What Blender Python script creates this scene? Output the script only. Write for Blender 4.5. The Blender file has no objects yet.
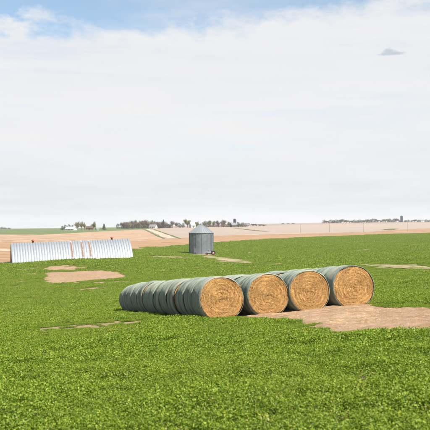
import bpy, math, random
import numpy as np
from mathutils import Vector, Matrix

# ------------------------------------------------------------------ camera, sky, sun, exposure
SC = bpy.context.scene
COL = SC.collection
F = 706.0                      # focal length in photograph pixels (430 wide)
EYE = 1.5                      # eye height above the ground at the camera
HOR = 228.0                    # photograph row of eye level
cam_d = bpy.data.cameras.new('camera'); cam = bpy.data.objects.new('camera', cam_d); COL.objects.link(cam)
cam.location = (0, 0, EYE)
cam.rotation_euler = (math.radians(90) + math.atan((HOR - 215) / F), 0, 0)
cam_d.sensor_width = 36; cam_d.lens = 36 * F / 430
cam_d.clip_start = 0.1; cam_d.clip_end = 20000
cam_d.dof.use_dof = True; cam_d.dof.focus_distance = 30.0; cam_d.dof.aperture_fstop = 4.0
SC.camera = cam

SUN_EL, SUN_AZ = math.radians(50), math.radians(135)   # azimuth clockwise from +Y (view direction)
SUN = Vector((math.sin(SUN_AZ) * math.cos(SUN_EL), math.cos(SUN_AZ) * math.cos(SUN_EL), math.sin(SUN_EL)))
SKY_STRENGTH = 0.1
sun_d = bpy.data.lights.new('sun', 'SUN'); sun_d.energy = 5.0; sun_d.angle = math.radians(0.53); sun_d.color = (1, 0.955, 0.88)
sun = bpy.data.objects.new('sun', sun_d); COL.objects.link(sun)
sun.rotation_euler = SUN.to_track_quat('Z', 'Y').to_euler(); sun.location = (40, -40, 60)

SC.view_settings.view_transform = 'Standard'; SC.view_settings.look = 'None'
SC.view_settings.exposure = 1.2; SC.view_settings.gamma = 1.0; SC.view_settings.use_curve_mapping = False
SC.render.engine = 'CYCLES'
SC.cycles.use_denoising = True
SC.cycles.max_bounces = 5; SC.cycles.diffuse_bounces = 3; SC.cycles.glossy_bounces = 2; SC.cycles.volume_bounces = 1; SC.cycles.transparent_max_bounces = 8
SC.cycles.sample_clamp_indirect = 6

class NT:
    """small helper to write node trees"""
    def __init__(s, tree): s.t = tree; s.n = tree.nodes; s.l = tree.links
    def add(s, typ, **kw):
        n = s.n.new(typ)
        for k, v in kw.items(): setattr(n, k, v)
        return n
    def put(s, sock, v):
        if isinstance(v, bpy.types.NodeSocket): s.l.new(v, sock)
        elif isinstance(v, (tuple, list)) and len(v) == 3 and sock.type == 'RGBA': sock.default_value = (*v, 1)
        else: sock.default_value = v
    def math(s, op, a, b=0.0, c=0.0, clamp=False):
        n = s.add('ShaderNodeMath', operation=op, use_clamp=clamp)
        s.put(n.inputs[0], a); s.put(n.inputs[1], b)
        if op in ('MULTIPLY_ADD', 'COMPARE'): s.put(n.inputs[2], c)
        return n.outputs[0]
    def vmath(s, op, a, b=(0, 0, 0), out=0):
        n = s.add('ShaderNodeVectorMath', operation=op); s.put(n.inputs[0], a); s.put(n.inputs[1], b); return n.outputs[out]
    def mix(s, f, a, b, blend='MIX'):
        n = s.add('ShaderNodeMix', data_type='RGBA', blend_type=blend)
        s.put(n.inputs['Factor'], f); s.put(n.inputs[6], a); s.put(n.inputs[7], b); return n.outputs[2]
    def noise(s, vec, scale=1.0, detail=4.0, rough=0.55, dist=0.0, out='Fac'):
        n = s.add('ShaderNodeTexNoise'); s.put(n.inputs['Vector'], vec); s.put(n.inputs['Scale'], scale)
        s.put(n.inputs['Detail'], detail); s.put(n.inputs['Roughness'], rough); s.put(n.inputs['Distortion'], dist)
        return n.outputs[out]
    def ramp(s, f, lo, hi, a=0.0, b=1.0, smooth=True):
        n = s.add('ShaderNodeMapRange', interpolation_type='SMOOTHSTEP' if smooth else 'LINEAR')
        s.put(n.inputs[0], f); s.put(n.inputs[1], lo); s.put(n.inputs[2], hi); s.put(n.inputs[3], a); s.put(n.inputs[4], b)
        return n.outputs[0]
    def sep(s, v):
        n = s.add('ShaderNodeSeparateXYZ'); s.put(n.inputs[0], v); return n.outputs
    def comb(s, x, y, z):
        n = s.add('ShaderNodeCombineXYZ'); s.put(n.inputs[0], x); s.put(n.inputs[1], y); s.put(n.inputs[2], z); return n.outputs[0]

world = bpy.data.worlds.new('World'); SC.world = world; world.use_nodes = True
w = NT(world.node_tree); w.n.clear()
sky = w.add('ShaderNodeTexSky', sky_type='NISHITA', sun_disc=False, sun_elevation=SUN_EL, sun_rotation=SUN_AZ,
            altitude=400, air_density=1.0, dust_density=0.6, ozone_density=1.6)
d = w.add('ShaderNodeTexCoord').outputs['Generated']
dx, dy, dz = w.sep(d)[0:3]
hz = w.math('SQRT', w.math('ADD', w.math('MULTIPLY', dx, dx), w.math('MULTIPLY', dy, dy)))
elev = w.math('DIVIDE', dz, w.math('MAXIMUM', hz, 0.02))                 # tangent of the elevation
den = w.math('ADD', w.math('MAXIMUM', dz, 0.0), 0.10)
plane = w.comb(w.math('DIVIDE', dx, den), w.math('DIVIDE', dy, den), 0.0)  # the cloud layer seen as a flat sheet
nb = w.noise(w.vmath('ADD', plane, (3.1, 7.7, 0)), 1.1, 7, 0.58)
nf = w.noise(w.comb(w.math('MULTIPLY', dx, 1.0), w.math('MULTIPLY', dy, 1.0), w.math('MULTIPLY', dz, 2.2)), 11.0, 7, 0.62)
edge = w.math('ADD', w.math('MULTIPLY', dx, 0.10), 0.283)
edge = w.math('ADD', edge, w.math('MULTIPLY', w.math('SUBTRACT', nf, 0.5), 0.15))
az = w.math('DIVIDE', dx, w.math('MAXIMUM', dy, 0.02))
pa = w.math('DIVIDE', w.math('ADD', az, 0.285), 0.055)                      # a cumulus head standing up from the bank at the left
puff = w.math('MULTIPLY', w.math('POWER', 2.718, w.math('MULTIPLY', w.math('MULTIPLY', pa, pa), -1.0)), w.ramp(dy, 0.0, 0.2))
edge = w.math('ADD', edge, w.math('MULTIPLY', puff, 0.030))
soft = w.math('ADD', -0.045, w.math('MULTIPLY', puff, 0.032))
bank = w.ramp(w.math('SUBTRACT', edge, elev), soft, 0.022)
wisp = w.math('MULTIPLY_ADD', w.ramp(nb, 0.44, 0.74), 0.5, 0.20)                     # thin broken cloud above the bank
cover = w.math('MAXIMUM', bank, wisp)
thin = w.ramp(w.noise(w.comb(dx, dy, w.math('MULTIPLY', dz, 9.0)), 4.6, 6, 0.6), 0.47, 0.76, 0.0, 0.24)
thin = w.math('MULTIPLY', thin, w.ramp(elev, 0.03, 0.17, 0.25, 1.0))
cover = w.math('MULTIPLY', cover, w.math('SUBTRACT', 1.0, thin))
# the one small dark scrap of cloud low in front of the bank
ex = w.math('DIVIDE', w.math('SUBTRACT', az, 0.2507), 0.0235)
ez0 = w.math('SUBTRACT', elev, 0.2405)
nc = w.noise(w.comb(dx, dy, w.math('MULTIPLY', dz, 2.)), 120.0, 5, 0.6)
ez = w.math('DIVIDE', ez0, w.math('ADD', 0.0026, w.math('MULTIPLY', w.math('MULTIPLY', w.ramp(ez0, -0.001, 0.001), w.math('SUBTRACT', 1.0, w.math('MINIMUM', w.math('MULTIPLY', w.math('ABSOLUTE', w.math('ADD', ex, .12)), 1.7), 1.0))), 0.0068)))
rr = w.math('ADD', w.math('MULTIPLY', ex, ex), w.math('MULTIPLY', ez, ez))
scrap = w.ramp(w.math('ADD', rr, w.math('MULTIPLY', w.math('SUBTRACT', nc, 0.5), 2.4)), 0.0, 1.3, 0.6, 0.0)
scrap = w.math('MULTIPLY', scrap, w.ramp(dy, 0.0, 0.2))
ccol = w.mix(w.ramp(elev, 0.0, 0.13), (3.08, 3.18, 3.30), (3.68, 3.70, 3.78))
lay = w.noise(w.comb(dx, dy, w.math('MULTIPLY', dz, 11.0)), 2.6, 6, .6, 0.3)
ccol = w.mix(w.ramp(lay, .40, .66, 0, .5), ccol, w.mix(1., ccol, (.90, .925, .97), 'MULTIPLY'))
ccol = w.mix(w.ramp(nb, 0.3, 0.7, 0.0, 0.35), ccol, (3.95, 3.93, 3.93))
col = w.mix(cover, w.mix(1.0, sky.outputs[0], (.66, .775, .755), 'MULTIPLY'), ccol)
col = w.mix(scrap, col, (1.85, 2.15, 2.6))
bg = w.add('ShaderNodeBackground'); w.put(bg.inputs[0], col); bg.inputs[1].default_value = SKY_STRENGTH
w.l.new(bg.outputs[0], w.add('ShaderNodeOutputWorld').inputs[0])

# ------------------------------------------------------------------ the lie of the land
rng = np.random.default_rng(7)
random.seed(7)
PY_Y = np.array([30, 46, 60, 80, 110, 135, 160, 200, 230, 300, 400, 500, 650, 900, 1400, 2500, 6000, 12000.])
PROF_U = np.array([-.30, -.12, 0, .15, .30])
PROF = np.array([
    [330.7, 318.4, 313, 302, 285, 273, 263.6, 256, 251, 243.5, 237, 233.2, 230.6, 229.7, 229.3, 229, 228.6, 228.4],
    [324.9, 312.6, 305, 295, 280, 269.5, 260.3, 253.5, 250.5, 244, 238, 234, 230.6, 228.5, 227.5, 227.2, 227, 227],
    [316.3, 304, 297, 289, 278.5, 271, 265, 257.5, 253.5, 244.5, 238, 234, 230, 227.4, 225.6, 225.1, 225, 225],
    [309, 296.8, 290, 281.5, 272, 266, 261, 255, 251, 243.5, 237.6, 234, 230.3, 226.6, 223.6, 222.9, 222.7, 222.7],
    [301.8, 289.5, 282.5, 273.5, 263.5, 258, 253.5, 248.5, 246, 241, 236, 232.8, 229.5, 225.5, 222, 221.3, 221, 221]])
PROF_Z = (HOR - PROF) / F * PY_Y[None, :]
LOGY = np.log(PY_Y)
def _slopes(x, y):
    h = np.diff(x); dl = np.diff(y, axis=-1) / h; m = np.zeros_like(y)
    m[..., 1:-1] = (dl[..., :-1] * h[1:] + dl[..., 1:] * h[:-1]) / (h[1:] + h[:-1]); m[..., 0] = dl[..., 0]; m[..., -1] = dl[..., -1]
    return m
PROF_M = _slopes(LOGY, PROF_Z)
def _herm(t, y0, y1, m0, m1, h):
    return (2*t**3-3*t**2+1)*y0 + (t**3-2*t**2+t)*h*m0 + (-2*t**3+3*t**2)*y1 + (t**3-t**2)*h*m1
def sst(a, b, x):
    t = np.clip((x - a) / (b - a), 0, 1); return t * t * (3 - 2 * t)
def bump(x, y):
    b = .035*np.sin(.9*x+.5*y+1)*np.sin(.7*y-.35*x) + .05*np.sin(.21*x+1.7)*np.sin(.17*y+.4)
    b = b + .018*np.sin(2.1*x+.7*y)*np.sin(1.7*y-1.1*x+2)
    return b * sst(3, 7, y) + .12*np.sin(.05*x+2)*np.sin(.043*y)*sst(70, 160, y)
def ground_z(x, y):
    x = np.asarray(x, float); y = np.asarray(y, float)
    plane = -.075*np.clip(y, -60, 80) + .068*np.clip(x, -45, 45)
    ys = np.clip(y, 30, 12000); ly = np.log(ys); u = np.clip(x / ys, -.30, .30)
    k = np.clip(np.searchsorted(LOGY, ly, 'right') - 1, 0, len(LOGY) - 2)
    h = LOGY[k+1] - LOGY[k]; t = (ly - LOGY[k]) / h
    zs = [_herm(t, PROF_Z[i][k], PROF_Z[i][k+1], PROF_M[i][k], PROF_M[i][k+1], h) for i in range(5)]
    zs = np.stack(np.broadcast_arrays(*zs), -1)
    m = _slopes(PROF_U, zs)
    j = np.clip(np.searchsorted(PROF_U, u, 'right') - 1, 0, 3)
    hu = PROF_U[j+1] - PROF_U[j]; tu = (u - PROF_U[j]) / hu
    g = lambda a, q: np.take_along_axis(a, q[..., None], -1)[..., 0]
    prof = _herm(tu, g(zs, j), g(zs, j+1), g(m, j), g(m, j+1), hu) + EYE
    return plane + (prof - plane) * sst(32, 62, y) + bump(x, y)
GZ = lambda x, y: float(ground_z(np.array([x]), np.array([y]))[0])
_HY = np.exp(np.linspace(math.log(4), math.log(6000), 3000))
def hit(px, py):
    """where the photograph's sight line through (px, py) meets the ground"""
    u = (px - 215) / F
    row = HOR - F * (ground_z(u * _HY, _HY) - EYE) / _HY
    q = np.nonzero(row <= py)[0]
    y = _HY[q[0]] if len(q) else 6000.
    return u * y, y
def spot(px, Y):
    x = (px - 215) / F * Y
    return x, Y, GZ(x, Y)
def normal_at(x, y, e=1.0):
    gx = (ground_z(x+e, y) - ground_z(x-e, y)) / (2*e); gy = (ground_z(x, y+e) - ground_z(x, y-e)) / (2*e)
    return gx, gy

# ------------------------------------------------------------------ helpers
def new_obj(name, mesh, mat=None, parent=None):
    o = bpy.data.objects.new(name, mesh); COL.objects.link(o)
    if mat is not None and mesh is not None and not mesh.materials: mesh.materials.append(mat)
    if parent is not None: o.parent = parent
    return o
def mesh_from(name, v, f, smooth=False):
    m = bpy.data.meshes.new(name); m.from_pydata(v, [], f); m.update()
    if smooth: m.polygons.foreach_set('use_smooth', [True] * len(m.polygons))
    return m
def np_mesh(name, v, f, smooth=False):
    """v (n,3) array, f (m,k) array with equal k"""
    v = np.asarray(v, np.float32); f = np.asarray(f, np.int32); m = bpy.data.meshes.new(name)
    m.vertices.add(len(v)); m.vertices.foreach_set('co', v.ravel())
    k = f.shape[1]; m.loops.add(f.size); m.loops.foreach_set('vertex_index', f.ravel())
    m.polygons.add(len(f)); m.polygons.foreach_set('loop_start', np.arange(len(f), dtype=np.int32) * k)
    m.update(calc_edges=True)
    if smooth: m.polygons.foreach_set('use_smooth', np.ones(len(f), bool))
    return m
def attr(mesh, name, vals, typ='FLOAT'):
    a = mesh.attributes.new(name, typ, 'POINT')
    vals = np.asarray(vals)
    a.data.foreach_set('vector' if typ == 'FLOAT_VECTOR' else 'value', (vals.astype(np.int32) if typ == 'INT' else vals.astype(np.float32)).ravel())
def empty(name, loc=(0, 0, 0), rz=0.0):
    o = bpy.data.objects.new(name, None); COL.objects.link(o); o.location = loc; o.rotation_euler = (0, 0, rz); o.empty_display_size = .2
    return o
def tag(o, label, cat, group=None):
    o['label'] = label; o['category'] = cat
    if group: o['group'] = group
    return o
def struct(o, kind='structure'):
    o['kind'] = kind; return o

class MB:
    def __init__(s): s.v = []; s.f = []
    def add(s, v, f):
        b = len(s.v); s.v += [tuple(p) for p in v]; s.f += [tuple(i + b for i in q) for q in f]; return s
    def box(s, a, b):
        x0, y0, z0 = a; x1, y1, z1 = b
        return s.add([(x0,y0,z0),(x1,y0,z0),(x1,y1,z0),(x0,y1,z0),(x0,y0,z1),(x1,y0,z1),(x1,y1,z1),(x0,y1,z1)],
                     [(0,3,2,1),(4,5,6,7),(0,1,5,4),(1,2,6,5),(2,3,7,6),(3,0,4,7)])
    def tube(s, pts, rad, n=6, cap=True):
        pts = [Vector(p) for p in pts]; rings = []
        for i, p in enumerate(pts):
            t = (pts[min(i+1, len(pts)-1)] - pts[max(i-1, 0)]).normalized()
            a = t.orthogonal().normalized(); b = t.cross(a); r = rad[i] if isinstance(rad, (list, tuple)) else rad
            rings.append([p + a*(r*math.cos(2*math.pi*k/n)) + b*(r*math.sin(2*math.pi*k/n)) for k in range(n)])
        base = len(s.v)
        for r in rings: s.v += [tuple(p) for p in r]
        for i in range(len(rings)-1):
            for k in range(n):
                q = base + i*n; s.f.append((q+k, q+(k+1) % n, q+n+(k+1) % n, q+n+k))
        if cap:
            s.f.append(tuple(base+k for k in reversed(range(n)))); s.f.append(tuple(base+(len(rings)-1)*n+k for k in range(n)))
        return s
    def lathe(s, prof, n=32, axis='z', c=(0, 0, 0), close=True):
        base = len(s.v)
        for r, h in prof:
            for k in range(n):
                a = 2*math.pi*k/n; p = (r*math.cos(a), r*math.sin(a), h)
                if axis == 'y': p = (p[0], p[2], p[1])
                s.v.append((p[0]+c[0], p[1]+c[1], p[2]+c[2]))
        m = len(prof)
        for i in range(m - (0 if close else 1)):
            i2 = (i+1) % m
            for k in range(n):
                q = (base+i*n+k, base+i*n+(k+1) % n, base+i2*n+(k+1) % n, base+i2*n+k)
                s.f.append(q if axis == 'z' else q[::-1])
        return s
    def build(s, name, mat, parent=None, smooth=False):
        return new_obj(name, mesh_from(name, s.v, s.f, smooth), mat, parent)

KA = .56                       # common scale of all surface colours below
def material(name, build, rough=0.9, metallic=0.0, spec=0.3):
    m = bpy.data.materials.new(name); m.use_nodes = True
    t = NT(m.node_tree); t.n.clear()
    p = t.add('ShaderNodeBsdfPrincipled'); out = t.add('ShaderNodeOutputMaterial')
    p.inputs['Roughness'].default_value = rough; p.inputs['Metallic'].default_value = metallic
    p.inputs['Specular IOR Level'].default_value = spec
    t.l.new(p.outputs[0], out.inputs[0]); t.p = p; t.out = out
    t.geo = t.add('ShaderNodeNewGeometry').outputs['Position']
    t.obj = t.add('ShaderNodeTexCoord').outputs['Object']
    t.rnd = t.add('ShaderNodeObjectInfo').outputs['Random']
    r = build(t)
    if r is not None: t.put(p.inputs['Base Color'], t.mix(1., r, (KA, KA, KA), 'MULTIPLY'))
    return m
def bumped(t, h, strength, dist):
    b = t.add('ShaderNodeBump'); b.inputs['Strength'].default_value = strength; b.inputs['Distance'].default_value = dist
    t.put(b.inputs['Height'], h); t.l.new(b.outputs[0], t.p.inputs['Normal'])
def simple(name, c, rough=.8, metallic=0., var=.25, scale=3., spec=.3):
    def b(t):
        n = t.noise(t.obj, scale, 5, .6)
        return t.mix(t.ramp(n, .3, .7), tuple(x*(1-var) for x in c), tuple(min(1, x*(1+var)) for x in c))
    return material(name, b, rough, metallic, spec)

# ------------------------------------------------------------------ surface materials
def m_soil(t):
    n1 = t.noise(t.geo, .6, 6, .6); n2 = t.noise(t.geo, 9, 6, .65); n3 = t.noise(t.geo, .13, 3)
    c = t.mix(t.ramp(n2, .3, .7), (.30, .18, .10), (.52, .35, .21))
    c = t.mix(t.ramp(n1, .45, .7, 0, .3), c, (.27, .25, .08))
    c = t.mix(t.ramp(n3, .4, .65, 0, .2), c, (.22, .22, .06))
    bumped(t, n2, .6, .05); return c
M_soil = material('crop_soil', m_soil)
def m_dirt(t):
    n1 = t.noise(t.geo, .9, 6, .62, 1.0); n2 = t.noise(t.geo, 7, 7, .68); n3 = t.noise(t.geo, 26, 4, .7)
    c = t.mix(t.ramp(n1, .35, .68), (.41, .24, .125), (.55, .365, .22))
    c = t.mix(t.math('MULTIPLY', t.ramp(n2, .50, .72), t.ramp(t.noise(t.geo, .55, 3), .40, .6, .25, 1.)), c, (.68, .54, .39))
    c = t.mix(t.ramp(n3, .34, .48, .45, 0), c, (.29, .175, .095))
    bumped(t, t.math('ADD', n2, t.math('MULTIPLY', n3, .4)), .8, .07); return c
M_dirt = material('bare_dirt', m_dirt)
def m_yard(t):
    n1 = t.noise(t.geo, .35, 6, .62); n2 = t.noise(t.geo, 2.5, 6, .68)
    c = t.mix(t.ramp(n1, .35, .68), (.38, .225, .115), (.46, .29, .165))
    c = t.mix(t.ramp(n2, .46, .64, 0, .85), c, (.54, .39, .26))
    c = t.mix(t.ramp(n2, .30, .44, .5, 0), c, (.27, .16, .085))
    bumped(t, n2, .7, .15); return c
M_yard = material('worn_yard_dirt', m_yard)
def m_field(c0, c1, c2, ang, width, patch=.012, rowk=.28):
    def b(t):
        x, y, z = t.sep(t.geo)[0:3]
        wob = t.math('MULTIPLY', t.noise(t.geo, .006, 3), 120.)
        s = t.math('ADD', t.math('ADD', t.math('MULTIPLY', x, math.cos(ang)), t.math('MULTIPLY', y, math.sin(ang))), wob)
        row = t.math('MULTIPLY_ADD', t.math('SINE', t.math('MULTIPLY', s, 2*math.pi/width)), .5, .5)
        n1 = t.noise(t.geo, patch, 5, .6); n2 = t.noise(t.geo, .35, 6, .7); n3 = t.noise(t.comb(t.math('MULTIPLY', s, .3), t.math('MULTIPLY', x, .004), 0.0), 1.0, 4, .6)
        c = t.mix(t.ramp(n1, .35, .68), c0, c1)
        c = t.mix(t.math('MULTIPLY', row, rowk), c, c2)
        c = t.mix(t.ramp(n3, .42, .62, 0, .85), c, c2)
        c = t.mix(t.ramp(n2, .45, .75, 0, .5), c, tuple(q*.72 for q in c0))
        return c
    return b
M_stubble = material('stubble_tan', m_field((.38, .225, .115), (.45, .28, .155), (.56, .40, .27), .75, 19., .012, .65))
M_brown = material('tilled_strip_brown', m_field((.33, .168, .07), (.40, .218, .098), (.51, .335, .195), 1.15, 9., .02, .5))
M_pale = material('pale_field', m_field((.40, .295, .22), (.44, .335, .26), (.50, .405, .33), 1.5, 26.))
M_ridge = material('ridge_field_brown', m_field((.33, .235, .17), (.39, .29, .21), (.42, .32, .25), 1.5, 30.))
M_fargreen = material('far_young_crop', m_field((.12, .17, .05), (.15, .20, .06), (.18, .22, .075), 1.2, 9.), )
M_track = material('track_gravel', m_field((.52, .40, .28), (.57, .46, .34), (.60, .5, .4), 1.2, 5., .05))
def m_water(t):
    n1 = t.noise(t.geo, .22, 6, .65); n2 = t.noise(t.geo, 1.6, 6, .7)
    c = t.mix(t.ramp(n1, .36, .62), (.24, .22, .075), (.46, .36, .20))
    c = t.mix(t.ramp(n2, .52, .7, 0, .9), c, (.54, .44, .31))
    return c
M_dry = material('dry_grass_strip', m_water)

# ------------------------------------------------------------------ ground sheet and fields
def grid_faces(nr, nc):
    a = np.arange(nr*nc).reshape(nr, nc)
    return np.stack([a[:-1, :-1], a[:-1, 1:], a[1:, 1:], a[1:, :-1]], -1).reshape(-1, 4)
yy = np.concatenate([np.linspace(-30, 4, 18)[:-1], 4 * np.exp(np.linspace(0, math.log(4000/4), 380))])
uu = np.sort(np.concatenate([np.linspace(-.36, .36, 150), -np.geomspace(.37, 1.3, 20), np.geomspace(.37, 1.3, 20)]))
U, Yg = np.meshgrid(uu, yy); Xg = U * (np.maximum(Yg, -18) + 22)
Zg = ground_z(Xg, Yg)
ground = struct(new_obj('ground', np_mesh('ground', np.stack([Xg, Yg, Zg], -1).reshape(-1, 3), grid_faces(len(yy), len(uu)), True), M_soil))

def line(pts):
    p = np.array([[(a-215)/F, *hit(a, b)] for a, b in pts])          # u, x, y
    return lambda u: np.exp(np.interp(u, p[:, 0], np.log(p[:, 2])))
def field(name, lo, hi, u0, u1, mat, lift, nu=160, nv=40):
    """a sheet of land between two lines across the country (functions u -> distance)"""
    us = np.linspace(u0, u1, nu); a, b = lo(us), hi(us)
    t = np.linspace(0, 1, nv)[:, None]; Y = np.exp(np.log(a)*(1-t) + np.log(np.maximum(b, a+.01))*t); X = us[None, :] * Y
    Z = ground_z(X, Y) + lift*(.03 + Y*.00012)
    return struct(new_obj(name, np_mesh(name, np.stack([X, Y, Z], -1).reshape(-1, 3), grid_faces(nv, nu), True), mat))
B1 = line([(-150, 267), (-20, 263.6), (12, 261), (60, 256), (132, 249.6), (160, 247), (190, 244.9), (214, 243), (260, 239.6), (320, 236.6), (375, 234.6), (430, 233), (600, 231.5)])
B2 = line([(-150, 243), (0, 242.3), (60, 241.5), (110, 241.5), (140, 241), (160, 239.6), (180, 238.2), (214, 236.2), (260, 234.6), (300, 233.9), (340, 232.8), (375, 231.6), (392, 230), (430, 228.4), (600, 226)])
B3 = line([(-150, 234.8), (0, 234.6), (40, 235), (60, 234), (90, 232.2), (120, 230.7), (149, 229.4), (600, 227)])
B4 = line([(120, 229.5), (200, 227.3), (240, 226.6), (300, 224.9), (340, 224.2), (430, 222.9), (600, 222.5)])
FAR = lambda u: np.full_like(u, 3900.)
uT = lambda px: (px-215)/F
field('tilled_strip', B1, B2, -.55, .55, M_brown, 1)
field('stubble_field', B2, B3, -.55, uT(160), M_stubble, 1)
field('far_crop_field', B3, FAR, -.55, uT(151), M_fargreen, 1, 120, 70)
field('pale_field', B2, B4, uT(160), .55, M_pale, 1)
field('ridge_field', B4, FAR, uT(151), .55, M_ridge, 1, 160, 60)
def ribbon(name, pts, wid, mat, lift, n=90, cross=4):
    """a strip along points given on the ground; wid in metres"""
    p = np.array(pts, float); s = np.concatenate([[0], np.cumsum(np.hypot(*np.diff(p, axis=0).T))]); q = np.linspace(0, s[-1], n)
    x = np.interp(q, s, p[:, 0]); y = np.interp(q, s, p[:, 1]); wd = np.interp(q, s, wid if np.ndim(wid) else [wid]*len(s))
    ker = np.ones(7)/7
    sm = lambda a: np.convolve(np.pad(a, 3, 'edge'), ker, 'valid')
    x, y = sm(x), sm(y)
    tx, ty = np.gradient(x), np.gradient(y); L = np.hypot(tx, ty); nx, ny = -ty/L, tx/L
    f_ = 2*math.pi/max(s[-1], 1); wd = wd*(1+.25*np.sin(q*f_*5)+.15*np.sin(q*f_*11+1))
    k = np.linspace(-.5, .5, cross)
    X = x[:, None]+nx[:, None]*k*wd[:, None]; Y = y[:, None]+ny[:, None]*k*wd[:, None]
    Z = ground_z(X, Y)+lift*(.03+Y*.00012)
    o = struct(new_obj(name, np_mesh(name, np.stack([X, Y, Z], -1).reshape(-1, 3), grid_faces(n, cross), True), mat))
    return np.stack([x, y, wd], -1)
H = lambda *ps: [hit(a, b) for a, b in ps]
tr = H((146, 229.2), (149, 229.6), (154, 231.5), (160, 234), (166, 236.5), (173, 238.9))
ribbon('farm_track', tr, 6.5, M_track, 2)
off = lambda q, dd: [(x+dd, y) for x, y in q]
ribbon('grass_verge', off(tr, -4.5), 1.7, M_fargreen, 3)
ribbon('grass_verge', off(tr, 4.5), 1.6, M_fargreen, 3)
ribbon('farm_track', H((-60, 250), (-20, 250.2), (0, 250.2), (14, 250.5), (60, 250.3)), 9, M_track, 1.5)
ribbon('field_road', H((230, 235.4), (280, 234.1), (330, 232.9), (375, 232.2), (430, 231.4), (500, 230.6)), 5, M_track, 1.5)
ribbon('grass_verge', H((386, 230.2), (391, 229.4), (396, 229)), 9, M_fargreen, 4, 30)
ribbon('grass_verge', H((236, 228.7), (246, 229.4), (258, 230.8), (268, 231.6)), 7, M_dry, 4, 40)
wtr = [ribbon('grass_waterway', H((150, 257.6), (165, 257.2), (180, 257.0), (194, 257.6)), [1, 4, 4, 1.5], M_dry, 1.5),
       ribbon('grass_waterway', H((206, 256.3), (218, 258.2), (232, 260.6), (248, 263), (262, 264.6)), [4, 5, 5, 3.5, 1.5], M_dry, 1.5),
       ribbon('grass_waterway', H((262, 264.4), (290, 264.2), (320, 264.4), (350, 264.8), (372, 265.2), (395, 266.2), (430, 268.6), (500, 274)), [.5, .5, .6, .8, 2.2, 4.2, 3.6, 3], M_dry, 1.5, 120)]

# patches of bare dirt: the pad in front of the bales, the worn yard below the shed
def poly_sd(x, y, P):
    """signed distance to polygon P (positive inside)"""
    P = np.array(P); d2 = np.full(np.shape(x), 1e9); ins = np.zeros(np.shape(x), bool)
    for i in range(len(P)):
        a, b = P[i], P[(i+1) % len(P)]; e = b-a
        t = np.clip(((x-a[0])*e[0]+(y-a[1])*e[1])/(e@e), 0, 1)
        d2 = np.minimum(d2, (x-a[0]-t*e[0])**2+(y-a[1]-t*e[1])**2)
        c = ((a[1] > y) != (b[1] > y)) & (x < (b[0]-a[0])*(y-a[1])/(b[1]-a[1]+1e-12)+a[0]); ins ^= c
    return np.where(ins, 1, -1)*np.sqrt(d2)
def wob(x, y, s=1.0):
    x = x/s; y = y/s
    return (np.sin(1.3*x+.8*y)*np.sin(1.1*y-.6*x+2)+.6*np.sin(2.9*x-1.7*y+1)*np.sin(2.3*y+1.9*x)+.4*np.sin(5.3*x+2*y)*np.sin(4.7*y-3*x+.5))
PAD = H((238, 316.6), (262, 318.6), (285, 321), (305, 325), (322, 330.5), (345, 333.5), (372, 331), (400, 332.6), (440, 331), (520, 330))
PAD = PAD + H((520, 309.5), (470, 308.6), (430, 307.8), (400, 307.2), (380, 307)) + [(6.8, 33), (1.5, 32)]
YARD = H((47, 284.2), (80, 281.6), (126, 277.6), (121, 272.6), (98, 270.9), (45, 273))
YARD2 = H((42, 270.6), (62, 269.6), (78, 268.6), (74, 266.4), (48, 267))
def patch(name, P, cell, lift, mat, rag, ws, clod=0.):
    P_ = np.array(P); x0, y0 = P_.min(0)-1; x1, y1 = P_.max(0)+1
    xs = np.arange(x0, x1, cell); ys = np.arange(y0, y1, cell); X, Y = np.meshgrid(xs, ys)
    sd = poly_sd(X, Y, P) + wob(X, Y, ws)*rag
    Z = ground_z(X, Y) + lift*np.clip(sd/(cell*3)+.3, -.5, 1)
    if clod:
        n = wob(X, Y, .28)*.5+wob(X+3, Y+1, .13)*.35 + rng.normal(0, .28, X.shape)
        Z += (clod*n+.035*wob(X*.6, Y*1.6, .75))*np.clip(sd*2, 0, 1)
    f = grid_faces(len(ys), len(xs)); keep = (sd.ravel()[f] > -cell*.6).all(1); f = f[keep]
    idx = np.unique(f); mp = np.zeros(X.size, int); mp[idx] = np.arange(len(idx))
    return struct(new_obj(name, np_mesh(name, np.stack([X, Y, Z], -1).reshape(-1, 3)[idx], mp[f], True), mat))
patch('dirt_pad', PAD, .085, .03, M_dirt, .28, 1.2, .022)
patch('dirt_yard', YARD, .4, .08, M_yard, .3, 4)
patch('dirt_yard', YARD2, .4, .08, M_yard, .4, 4)

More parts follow.
